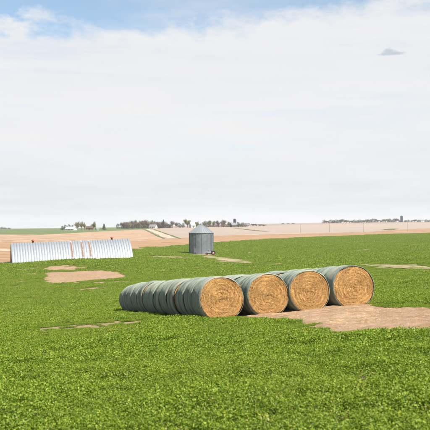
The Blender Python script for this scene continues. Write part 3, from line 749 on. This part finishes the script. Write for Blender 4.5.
# left farmstead on the skyline
g1 = 'trees of the far left farmstead'
tree('shrub', 62.3, 700, 4.6, 4.5, 'dark evergreen at the left end of the clump beside the far white shed', g1)
tree('shrub', 65.4, 715, 5.6, 4.5, 'dark evergreen just left of the far white shed on the skyline', g1)
tree('shrub', 69, 720, 6.2, 4.4, 'dark evergreen rising behind the roof of the far white shed', g1)
tree('shrub', 72.4, 715, 5.4, 4.2, 'dark evergreen behind the right end of the far white shed', g1)
tree('spring', 77.4, 700, 9.2, 5.6, 'tall budding tree just right of the far white shed', g1)
tree('spring', 81.2, 705, 9.4, 5.4, 'tall budding tree, second to the right of the far white shed', g1)
tree('spring', 84.4, 700, 8.4, 4.4, 'budding tree just left of the far brown house', g1)
tree('spring', 92.3, 708, 7.0, 4.4, 'smaller budding tree behind the far brown house', g1)
tree('spring', 95.3, 700, 9.2, 5.0, 'tall budding tree at the right end of the far brown house', g1)
tree('conifer', 104, 690, 6.6, 4.6, 'single dark conifer standing alone right of the far left farmstead', g1)
for px, h_, w_ in ((2, 2.6, 'leftmost'), (5, 2.0, 'middle'), (9, 1.6, 'rightmost')):
    tree('shrub', px, 1500, h_, 4.5, f'{w_} of the tiny bluish trees on the horizon at the left edge', 'tiny trees at the left edge')
# windbreak left of the bin
g2 = 'trees of the dense windbreak left of the grain bin'
for i, (px, h_, wd) in enumerate(((118, 5.6, 4), (121.2, 6.8, 4.6), (125, 6.2, 4.4))):
    tree('shrub', px, 850, h_, wd, f'{nth(i+1)} dark evergreen from the left end of the windbreak left of the grain bin', g2)
for i, px in enumerate(np.arange(124, 167, 2.15)):
    h_ = np.interp(px, [122, 128, 140, 150, 158, 166], [7, 8.2, 8.6, 9.0, 8.4, 6.8])*rt.uniform(.78, 1.12)
    k = 'spring' if i in (3, 8, 11, 13, 17) else 'bare'
    tree(k, px+rt.uniform(-.5, .5), 850+(i % 3)*22, h_, rt.uniform(5.2, 6.6), f"{'bare brownish' if k == 'bare' else 'greenish budding'} tall tree, {nth(i+1)} from the left in the windbreak left of the grain bin", g2)
tree('conifer', 163.4, 835, 8.8, 4.2, 'dark pointed conifer near the right end of the windbreak', g2)
for i, (px, h_, wd) in enumerate(((127, 3.6, 5), (133, 3.4, 5), (138, 3.6, 5), (144, 3.2, 5), (160, 3.4, 5), (168, 4.6, 4.6), (170.5, 4.0, 4))):
    tree('shrub', px, 838, h_, wd, f'low dark evergreen, {nth(i+1)} from the left before the windbreak left of the grain bin', g2)
for i, px in enumerate(np.arange(123, 172, 2.9)):
    tree('thicket', px, 872, rt.uniform(4.6, 6.6), rt.uniform(5, 6.5), f'low brown thicket, {nth(i+1)} from the left along the foot of the windbreak', g2)
# farmstead behind the bin
g3 = 'trees of the farmstead behind the grain bin'
for i, px in enumerate(np.arange(198, 248, 3.4)):
    tree('thicket', px, 925, rt.uniform(2.6, 4.), rt.uniform(5, 6), f'low brown thicket, {nth(i+1)} from the left under the trees behind the grain bin', g3)
g3 = 'trees of the farmstead behind the grain bin'
for px, h_, wd, k, lab in ((172.3, 7.2, 4.6, 'bare', 'bare brown tree between the windbreak and the yellow green tree'), (176, 5.6, 4.6, 'bare', 'low bare tree halfway between the windbreak and the yellow green tree'),
        (179.3, 4.6, 4.6, 'shrub', 'dark shrub left of the yellow green tree on the skyline'), (183.2, 4.4, 4.4, 'shrub', 'dark shrub at the foot of the yellow green tree'),
        (187.6, 8.4, 6.4, 'lime', 'bright yellow green tree on the skyline left of the grain bin'), (196.4, 5.6, 5, 'spring', 'budding tree just left of the tip of the grain bin'),
        (204.6, 6.2, 5.2, 'spring', 'budding tree just right of the tip of the grain bin'), (208.8, 6.8, 5.2, 'spring', 'taller budding tree second right of the tip of the grain bin'),
        (213, 6.0, 5.0, 'spring', 'budding tree left of the big brown tree behind the bin'), (218.5, 6.6, 5.6, 'bare', 'brown bare tree, left one of the pair right of the bin'),
        (223.4, 7.4, 6.2, 'bare', 'big brown bare tree, right one of the pair right of the bin'), (228.2, 5.2, 4.6, 'spring', 'budding tree between the big brown tree and the dark silo'),
        (231.4, 4.4, 4, 'shrub', 'dark shrub at the left foot of the dark far silo'), (238.2, 5.0, 4.6, 'shrub', 'dark shrub just right of the dark far silo'), (242, 4.4, 5, 'spring', 'low budding tree second right of the dark far silo')):
    tree(k, px, 900, h_+.8, wd, lab, g3)
for i, px in enumerate((246, 249.5, 253, 256.5, 260, 264)):
    tree('spring' if i % 2 else 'bare', px, 1000, 3.6-i*.35, 5, f'low pale tree, {nth(i+1)} in the thinning line right of the dark far silo', g3)
# long windbreak on the right skyline
g4 = 'trees of the long windbreak on the right skyline'
px = 324.; nt = 0
while px < 400:
    tree(rt.choice(('bare', 'thicket', 'thicket', 'spring', 'shrub')), px, 1480+rt.uniform(-20, 20), rt.uniform(2.4, 4.4), rt.uniform(4.2, 6), f'far tree, {nth(nt+1)} from the left in the long low windbreak left of the blue silo', g4)
    px += rt.uniform(2.0, 2.9); nt += 1
for i, (px, h_) in enumerate(((405.5, 2.2), (408.5, 2.6), (411.5, 2.0), (414.5, 2.8), (418.5, 2.4), (426, 2.6), (429, 2.2))):
    tree(rt.choice(('shrub', 'spring')), px, 1480, h_, 4.4, f'far low tree on the skyline, {nth(i+1)} to the right of the blue silo', 'low trees right of the blue silo')
for px, h_, w_ in ((283, 1.2, 'left'), (288, 1.0, 'middle'), (293, 1.0, 'right')):
    tree('shrub', px, 1400, h_, 4., f'{w_} one of three tiny far bushes on the bare skyline between the two windbreaks', 'tiny bushes on the bare skyline')

# ------------------------------------------------------------------ far buildings, silos, poles
M_roofw = simple('pale_roof', (.62, .62, .62), .6, 0, .08); M_roofb = simple('brown_shingles', (.13, .085, .07), .9); M_sidb = simple('brown_siding', (.22, .14, .11), .8)
M_glass = simple('dark_window_glass', (.03, .035, .04), .2); M_roofg = simple('grey_shingles', (.26, .26, .27), .9)
def house(name, px, Y, wpx, hpx, label, wall, roof, cat='building', rz=.15, rise=.45, depth=7., group=None, doors=True):
    x, y, z = spot(px, Y); W = wpx*Y/F; Ht = hpx*Y/F; e_ = Ht*(1-rise)
    e = tag(empty(name, (x, y, z), rz), label, cat, group); D = depth/2
    mb = MB().add([(-W/2, -D, -.8), (W/2, -D, -.8), (W/2, D, -.8), (-W/2, D, -.8), (-W/2, -D, e_), (W/2, -D, e_), (W/2, D, e_), (-W/2, D, e_), (-W/2, 0, Ht-.1), (W/2, 0, Ht-.1)],
                  [(0, 1, 5, 4), (2, 3, 7, 6), (1, 2, 6, 9, 5), (3, 0, 4, 8, 7), (0, 3, 2, 1)]); mb.build('wall', wall, e)
    o_ = .35; sl = (Ht-e_)/D; r = MB()
    for s_ in (-1, 1):
        a = [(-W/2-o_, s_*(D+o_), e_-sl*o_+.02), (W/2+o_, s_*(D+o_), e_-sl*o_+.02), (W/2+o_, 0, Ht+.02), (-W/2-o_, 0, Ht+.02)]
        r.add(a+[(p[0], p[1], p[2]+.15) for p in a], [(3, 2, 1, 0), (4, 5, 6, 7), (0, 1, 5, 4), (1, 2, 6, 5), (3, 0, 4, 7)])
    r.build('roof', roof, e)
    if doors:
        MB().box((-.55, -D-.04, 0), (.45, -D-.005, min(2.1, e_-.1))).build('door', M_dark, e)
        for s_ in (-.3, .3):
            wn = MB().box((s_*W-.5, -D-.03, min(1., e_*.35)), (s_*W+.5, -D-.006, min(2.2, e_*.8))).build('window', M_white, e)
            MB().box((s_*W-.42, -D-.05, min(1., e_*.35)+.08), (s_*W+.42, -D-.032, min(2.2, e_*.8)-.08)).build('pane', M_glass, wn)
    return e
house('farm_shed', 71.2, 690, 9.2, 3.5, 'low white shed with pale roof before dark evergreens on the far left skyline', M_white, M_roofw, 'shed', -.25, .65, 9.)
house('farm_house', 89.6, 695, 7.0, 4.0, 'far brown house with dark roof between budding trees', M_sidb, M_roofb, 'house', .1)
house('small_shed', 97.6, 688, 2.4, 2.2, 'tiny white shed at the foot of the tall tree right of the brown house', M_white, M_roofg, 'shed', .3, .4, 4, doors=False)
house('farm_house', 153.4, 828, 6.4, 4.0, 'pale house with grey roof in front of the bare windbreak', M_white, M_roofg, 'house', -.3, .5)
house('farm_house', 192.2, 890, 4.8, 4.9, 'white house with pale roof just left of the grain bin tip', M_white, M_roofw, 'house', .5, .5)
house('machine_shed', 246.6, 980, 5.4, 2.2, 'low pale machine shed in the trees right of the dark far silo', M_white, M_roofg, 'shed', .1, .4)
house('farm_house', 422, 1460, 3.6, 2.2, 'tiny white house on the skyline at the right edge', M_white, M_roofg, 'house', .2, .45)
house('barn', 233.0, 895, 4.6, 4.4, 'dark barn at the foot of the dark far silo', M_roofb, M_roofg, 'barn', .4, .5)
M_silo = simple('blue_enamel', (.035, .055, .10), .35, 0, .15, 1.); M_silod = simple('dark_enamel', (.04, .045, .055), .45, 0, .2, 1.)
def silo(px, Y, wpx, hpx, label, mat):
    x, y, z = spot(px, Y); R = wpx*Y/F/2; Ht = hpx*Y/F; e = tag(empty('silo', (x, y, z)), label, 'silo')
    MB().lathe([(R, -1), (R, Ht*.86), (R*.97, Ht*.86), (R*.97, -1)], 28).build('wall', mat, e)
    for i in range(5): MB().lathe([(R+.06, Ht*.86*(i+1)/5.4), (R+.06, Ht*.86*(i+1)/5.4+.12), (R+.005, Ht*.86*(i+1)/5.4+.12), (R+.005, Ht*.86*(i+1)/5.4)], 24).build('hoop', mat, e)
    MB().lathe([(R*1.03, Ht*.86), (R*.92, Ht*.93), (R*.6, Ht*.98), (.3, Ht), (.0, Ht)], 28, close=False).build('dome', mat, e)
    MB().box((R+.05, -.4, 0), (R+.5, .4, Ht*.9)).build('ladder_chute', M_grey, e)
silo(234.6, 905, 2.6, 8.6, 'dark far silo rising above the trees right of the bin', M_silod)
silo(401.6, 1465, 2.5, 6.6, 'tall blue silo on the right skyline', M_silo)
M_pole = simple('pole_wood', (.34, .28, .24), .9)
for px, pyb, hp, lab in ((300.6, 233.2, 9.4, 'wooden utility pole farthest left along the field road'), (329.4, 232.6, 9.8, 'wooden utility pole, second from the left along the field road'),
                         (363.6, 231.9, 10.2, 'wooden utility pole, third from the left along the field road'), (407.4, 231.4, 10.6, 'wooden utility pole nearest the right edge along the field road')):
    x, y = hit(px, pyb); h_ = hp*y/F
    e = tag(empty('utility_pole', (x, y, GZ(x, y)), .6), lab, 'utility pole', 'utility poles along the field road')
    MB().tube([(0, 0, -1), (0, 0, h_)], [.13, .08], 8).build('post', M_pole, e)
    ca = MB().box((-1.1, -.2, h_-.75), (1.1, -.1, h_-.62)).build('crossarm', M_pole, e)
    for q in (-1, -.4, .4, 1): MB().lathe([(.05, h_-.62), (.06, h_-.5), (0, h_-.46), (0, h_-.62)], 8, c=(q, -.15, 0)).build('insulator', M_white, ca)
x, y, z = spot(149.4, 815)
e = tag(empty('yard_light_pole', (x, y, z)), 'thin pale yard pole in front of the windbreak by the pale house', 'pole')
MB().tube([(0, 0, -.5), (0, 0, 7.)], [.14, .09], 6).build('post', M_track, e); MB().box((-.1, -.9, 6.8), (.1, .1, 6.95)).build('lamp_arm', M_grey, e)

# ------------------------------------------------------------------ the alfalfa crop (uncountable: one object of instanced leaf patches)
def m_leaf(t):
    a = t.add('ShaderNodeAttribute', attribute_name='tint').outputs['Fac']
    n = t.noise(t.geo, .16, 4, .6); n2 = t.noise(t.geo, 1.3, 4, .6)
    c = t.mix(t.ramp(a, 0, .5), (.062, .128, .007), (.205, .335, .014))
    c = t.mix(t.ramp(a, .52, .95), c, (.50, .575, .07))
    c = t.mix(t.ramp(n, .42, .66, 0, .4), c, (.35, .40, .04))
    c = t.mix(t.ramp(n2, .50, .72, 0, .5), c, (.105, .185, .014))
    c = t.mix(t.math('GREATER_THAN', a, .985), c, (.58, .50, .22))
    tr_ = t.add('ShaderNodeBsdfTranslucent'); t.put(tr_.inputs[0], t.mix(1., c, (1.25*KA, 1.3*KA, .7*KA), 'MULTIPLY'))
    ms = t.add('ShaderNodeMixShader'); ms.inputs[0].default_value = .34
    t.l.new(t.p.outputs[0], ms.inputs[1]); t.l.new(tr_.outputs[0], ms.inputs[2]); t.l.new(ms.outputs[0], t.out.inputs[0])
    return c
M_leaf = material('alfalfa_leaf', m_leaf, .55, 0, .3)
protos = bpy.data.collections.new('alfalfa_patches')
def crop_patch(name, R, n, leaf, hgt, seed):
    """leaf sprays of an alfalfa patch of radius R: stems with leaflets, denser in the middle"""
    g = np.random.default_rng(seed); nl = int(n*1.25); nc_ = max(12, nl//46)
    rr = R*np.sqrt(g.uniform(0, 1, nc_)); a = g.uniform(0, 2*math.pi, nc_); cx, cy = rr*np.cos(a), rr*np.sin(a)
    ch = hgt*g.uniform(.6, 1.3, nc_); ct = g.normal(0, .10, nc_); rc = leaf*3.4
    m = nl; q = g.integers(0, nc_, m); low = g.uniform(size=m) < .25
    sa = g.integers(0, 7, m)*.9+q*1.3; t = np.clip(g.beta(2.4, 1.1, m), .12, 1); t = np.where(low, t*.5, t)
    out = rc*(.15+.85*t)*g.uniform(.2, 1.15, m)*np.where(low, 1.8, 1)
    c = np.stack([cx[q]+np.cos(sa)*out, cy[q]+np.sin(sa)*out, ch[q]*t*(1-.25*(out/rc)**2).clip(.3, 1)], -1)+g.normal(0, leaf*.4, (m, 3))*np.array([1, 1, .5])
    c[:, 2] = np.maximum(c[:, 2], .01)
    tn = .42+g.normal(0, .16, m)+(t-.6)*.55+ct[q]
    az_ = g.uniform(0, 2*math.pi, m); el = g.normal(.25, .45, m)
    d1 = np.stack([np.cos(az_)*np.cos(el), np.sin(az_)*np.cos(el), np.sin(el)], -1)
    nn = np.stack([g.normal(0, .5, m), g.normal(0, .5, m), np.ones(m)], -1); d2 = np.cross(nn, d1); d2 /= np.linalg.norm(d2, axis=1)[:, None]
    up = np.cross(d1, d2); L = leaf*g.uniform(.65, 1.3, m)[:, None]; W = L*.56
    v = np.stack([c, c+d1*L*.55+d2*W*.5+up*W*.15, c+d1*L, c+d1*L*.55-d2*W*.5+up*W*.15], 1).reshape(-1, 3)
    b = np.arange(m)[:, None]*4; f = np.concatenate([b+np.array([[0, 1, 2]]), b+np.array([[0, 2, 3]])])
    me = np_mesh(name, v, f); attr(me, 'tint', np.repeat(np.where(g.uniform(size=m) < .022, 1., np.clip(tn, 0, .97)), 4))
    me.materials.append(M_leaf); o = bpy.data.objects.new(name, me); protos.objects.link(o)
NV = 3
LOD = [(4.2, 13, .34, 2100, .026, .15), (12, 24, .42, 1900, .034, .15), (23, 48, .75, 3600, .042, .14), (46, 130, 1.7, 7000, .062, .14), (125, 560, 4.2, 9500, .135, .15)]
pts, rots, scls, idxs = [], [], [], []
for li, (ya, yb, R, n, leaf, hgt) in enumerate(LOD):
    for k in range(NV): crop_patch(f'patch_{li}{k}', R, n, leaf, hgt, li*10+k+1)
    step = R*1.15
    um = .37 if li else .5
    ys = np.arange(ya, yb, step); xs_, ys_ = [], []
    for y in ys:
        hw = um*y+2*R+1.5; q = np.arange(-hw, hw, step); xs_.append(q); ys_.append(np.full(len(q), y))
    X = np.concatenate(xs_); Y = np.concatenate(ys_)
    X = X+rng.uniform(-.5, .5, len(X))*step; Y = Y+rng.uniform(-.5, .5, len(Y))*step
    keep = Y < B1(X/np.maximum(Y, 1))-R*.5 if li >= 3 else np.ones(len(X), bool)
    keep &= near_bale(X, Y) > R*.5
    keep &= np.hypot(X-tx_, Y-ty_+2) > 4+R*.4
    keep &= ~((np.abs(X-bx_) < RB+2) & (np.abs(Y-by_) < RB+2))
    lx = (X-sx)*math.cos(ang_s)+(Y-sy)*math.sin(ang_s); ly = -(X-sx)*math.sin(ang_s)+(Y-sy)*math.cos(ang_s)
    keep &= ~((lx > -1) & (lx < SL+1) & (ly > -.8-R*.2) & (ly < 2*HALF+1))
    X, Y = X[keep], Y[keep]
    ring = [(0, 0)]+[(math.cos(q)*.8*R, math.sin(q)*.8*R) for q in np.arange(6)*math.pi/3]
    op = np.max([openness(X+a, Y+b) for a, b in ring], 0); full = op < .25
    # where a whole patch does not fit, smaller plants fill in raggedly
    XX = np.repeat(X[~full], 12); YY = np.repeat(Y[~full], 12); q = rng.uniform(0, 2*math.pi, len(XX)); rr_ = R*.9*np.sqrt(rng.uniform(0, 1, len(XX)))
    XX = XX+np.cos(q)*rr_; YY = YY+np.sin(q)*rr_; o2 = openness(XX, YY); kk = (rng.uniform(size=len(XX)) > o2*1.05) & (near_bale(XX, YY) > .12)
    small = max(li-1, 0); fs = .62 if li > 1 else .5
    nfull = int(full.sum()); X = np.concatenate([X[full], XX[kk]]); Y = np.concatenate([Y[full], YY[kk]])
    lod = np.concatenate([np.full(nfull, li), np.full(int(kk.sum()), small)]); base_s = np.concatenate([np.ones(nfull), fs*(1-.45*o2[kk])])
    gx, gy = normal_at(X, Y, R)
    Z = ground_z(X, Y)
    rz = rng.uniform(0, 2*math.pi, len(X))
    # align to the slope: rotation euler XYZ from a frame spun by rz
    for x, y, z, a, b, c in zip(X, Y, Z, gx, gy, rz):
        nrm = Vector((-a, -b, 1)).normalized(); M = nrm.to_track_quat('Z', 'Y').to_matrix() @ Matrix.Rotation(c, 3, 'Z')
        pts.append((x, y, z-.01)); rots.append(M.to_euler()[:])
    s_ = rng.uniform(.85, 1.15, len(X))*base_s*(1+.16*wob(X, Y, 2.3)+.14*wob(X+9, Y, .7))
    scls += list(np.clip(s_, .22, 1.5)); idxs += list(lod*NV+rng.integers(0, NV, len(X)))
# a few ragged plants along the pad's edges
E = np.array(PAD)
me = np_mesh('alfalfa_crop', np.array(pts), np.zeros((0, 3), int)) if False else None
me = bpy.data.meshes.new('alfalfa_crop'); me.vertices.add(len(pts)); me.vertices.foreach_set('co', np.array(pts, np.float32).ravel())
attr(me, 'rot', np.array(rots), 'FLOAT_VECTOR'); attr(me, 'scl', np.array(scls)); attr(me, 'idx', np.array(idxs), 'INT')
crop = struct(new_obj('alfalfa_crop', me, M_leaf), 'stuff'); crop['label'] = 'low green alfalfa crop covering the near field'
ng = bpy.data.node_groups.new('scatter_leaf_patches', 'GeometryNodeTree')
ng.interface.new_socket('Geometry', in_out='INPUT', socket_type='NodeSocketGeometry'); ng.interface.new_socket('Geometry', in_out='OUTPUT', socket_type='NodeSocketGeometry')
gi = ng.nodes.new('NodeGroupInput'); go = ng.nodes.new('NodeGroupOutput'); ip = ng.nodes.new('GeometryNodeInstanceOnPoints')
ci = ng.nodes.new('GeometryNodeCollectionInfo'); ci.inputs['Collection'].default_value = protos; ci.inputs['Separate Children'].default_value = True; ci.inputs['Reset Children'].default_value = True
def named(nm, typ):
    n = ng.nodes.new('GeometryNodeInputNamedAttribute'); n.data_type = typ; n.inputs['Name'].default_value = nm; return n.outputs['Attribute']
ng.links.new(gi.outputs[0], ip.inputs['Points']); ng.links.new(ci.outputs[0], ip.inputs['Instance']); ip.inputs['Pick Instance'].default_value = True
ng.links.new(named('idx', 'INT'), ip.inputs['Instance Index']); ng.links.new(named('scl', 'FLOAT'), ip.inputs['Scale'])
er = ng.nodes.new('FunctionNodeEulerToRotation'); ng.links.new(named('rot', 'FLOAT_VECTOR'), er.inputs[0]); ng.links.new(er.outputs[0], ip.inputs['Rotation'])
ng.links.new(ip.outputs[0], go.inputs[0])
md = crop.modifiers.new('scatter', 'NODES'); md.node_group = ng
print('crop patches', len(pts))

# ------------------------------------------------------------------ straw litter on the pad, summer haze
g = np.random.default_rng(77); n = 10000
X = g.uniform(-1, 15, n); Y = g.uniform(20, 33, n); sd = poly_sd(X, Y, PAD)
k = (sd > -.1) & (wob(X, Y, 1.1)+g.normal(0, .5, n) > .15) & (near_bale(X, Y) > .1); X, Y = X[k], Y[k]; n = len(X)
Z = ground_z(X, Y)+.035+g.uniform(0, .015, n); a = g.uniform(0, math.pi, n); ln = g.uniform(.03, .10, n); wd = g.uniform(.002, .005, n)
p = np.stack([X, Y, Z], -1); t_ = np.stack([np.cos(a), np.sin(a), g.normal(0, .15, n)], -1)*ln[:, None]/2; s_ = np.stack([-np.sin(a), np.cos(a), np.zeros(n)], -1)*wd[:, None]; up = np.array([0, 0, 1])*wd[:, None]
v = np.stack([p-t_-s_, p-t_+s_, p-t_+up, p+t_-s_, p+t_+s_, p+t_+up], 1).reshape(-1, 3); b = np.arange(n)[:, None]*6
lm = np_mesh('straw_litter', v, np.concatenate([b+np.array([[0, 3, 5, 2]]), b+np.array([[2, 5, 4, 1]])])); attr(lm, 'tint', np.repeat(np.clip(g.normal(.68, .22, n), 0, 1), 6))
lit = struct(new_obj('straw_litter', lm, M_straw), 'stuff'); lit['label'] = 'pale straw scattered over the bare dirt by the bales'

zs_ = np.array([v.co.z for v in ground.data.vertices]); xs_ = np.array([v.co.x for v in ground.data.vertices])
hazem = bpy.data.materials.new('haze_air'); hazem.use_nodes = True; ht = NT(hazem.node_tree); ht.n.clear()
pv = ht.add('ShaderNodeVolumePrincipled'); pv.inputs['Color'].default_value = (.93, .95, 1, 1); pv.inputs['Density'].default_value = .00009; pv.inputs['Anisotropy'].default_value = .0
ht.l.new(pv.outputs[0], ht.add('ShaderNodeOutputMaterial').inputs['Volume'])
hb = MB().box((xs_.min()-50, -80, zs_.min()-1), (xs_.max()+50, 4100, zs_.max()+25)).build('haze', hazem); struct(hb, 'stuff')
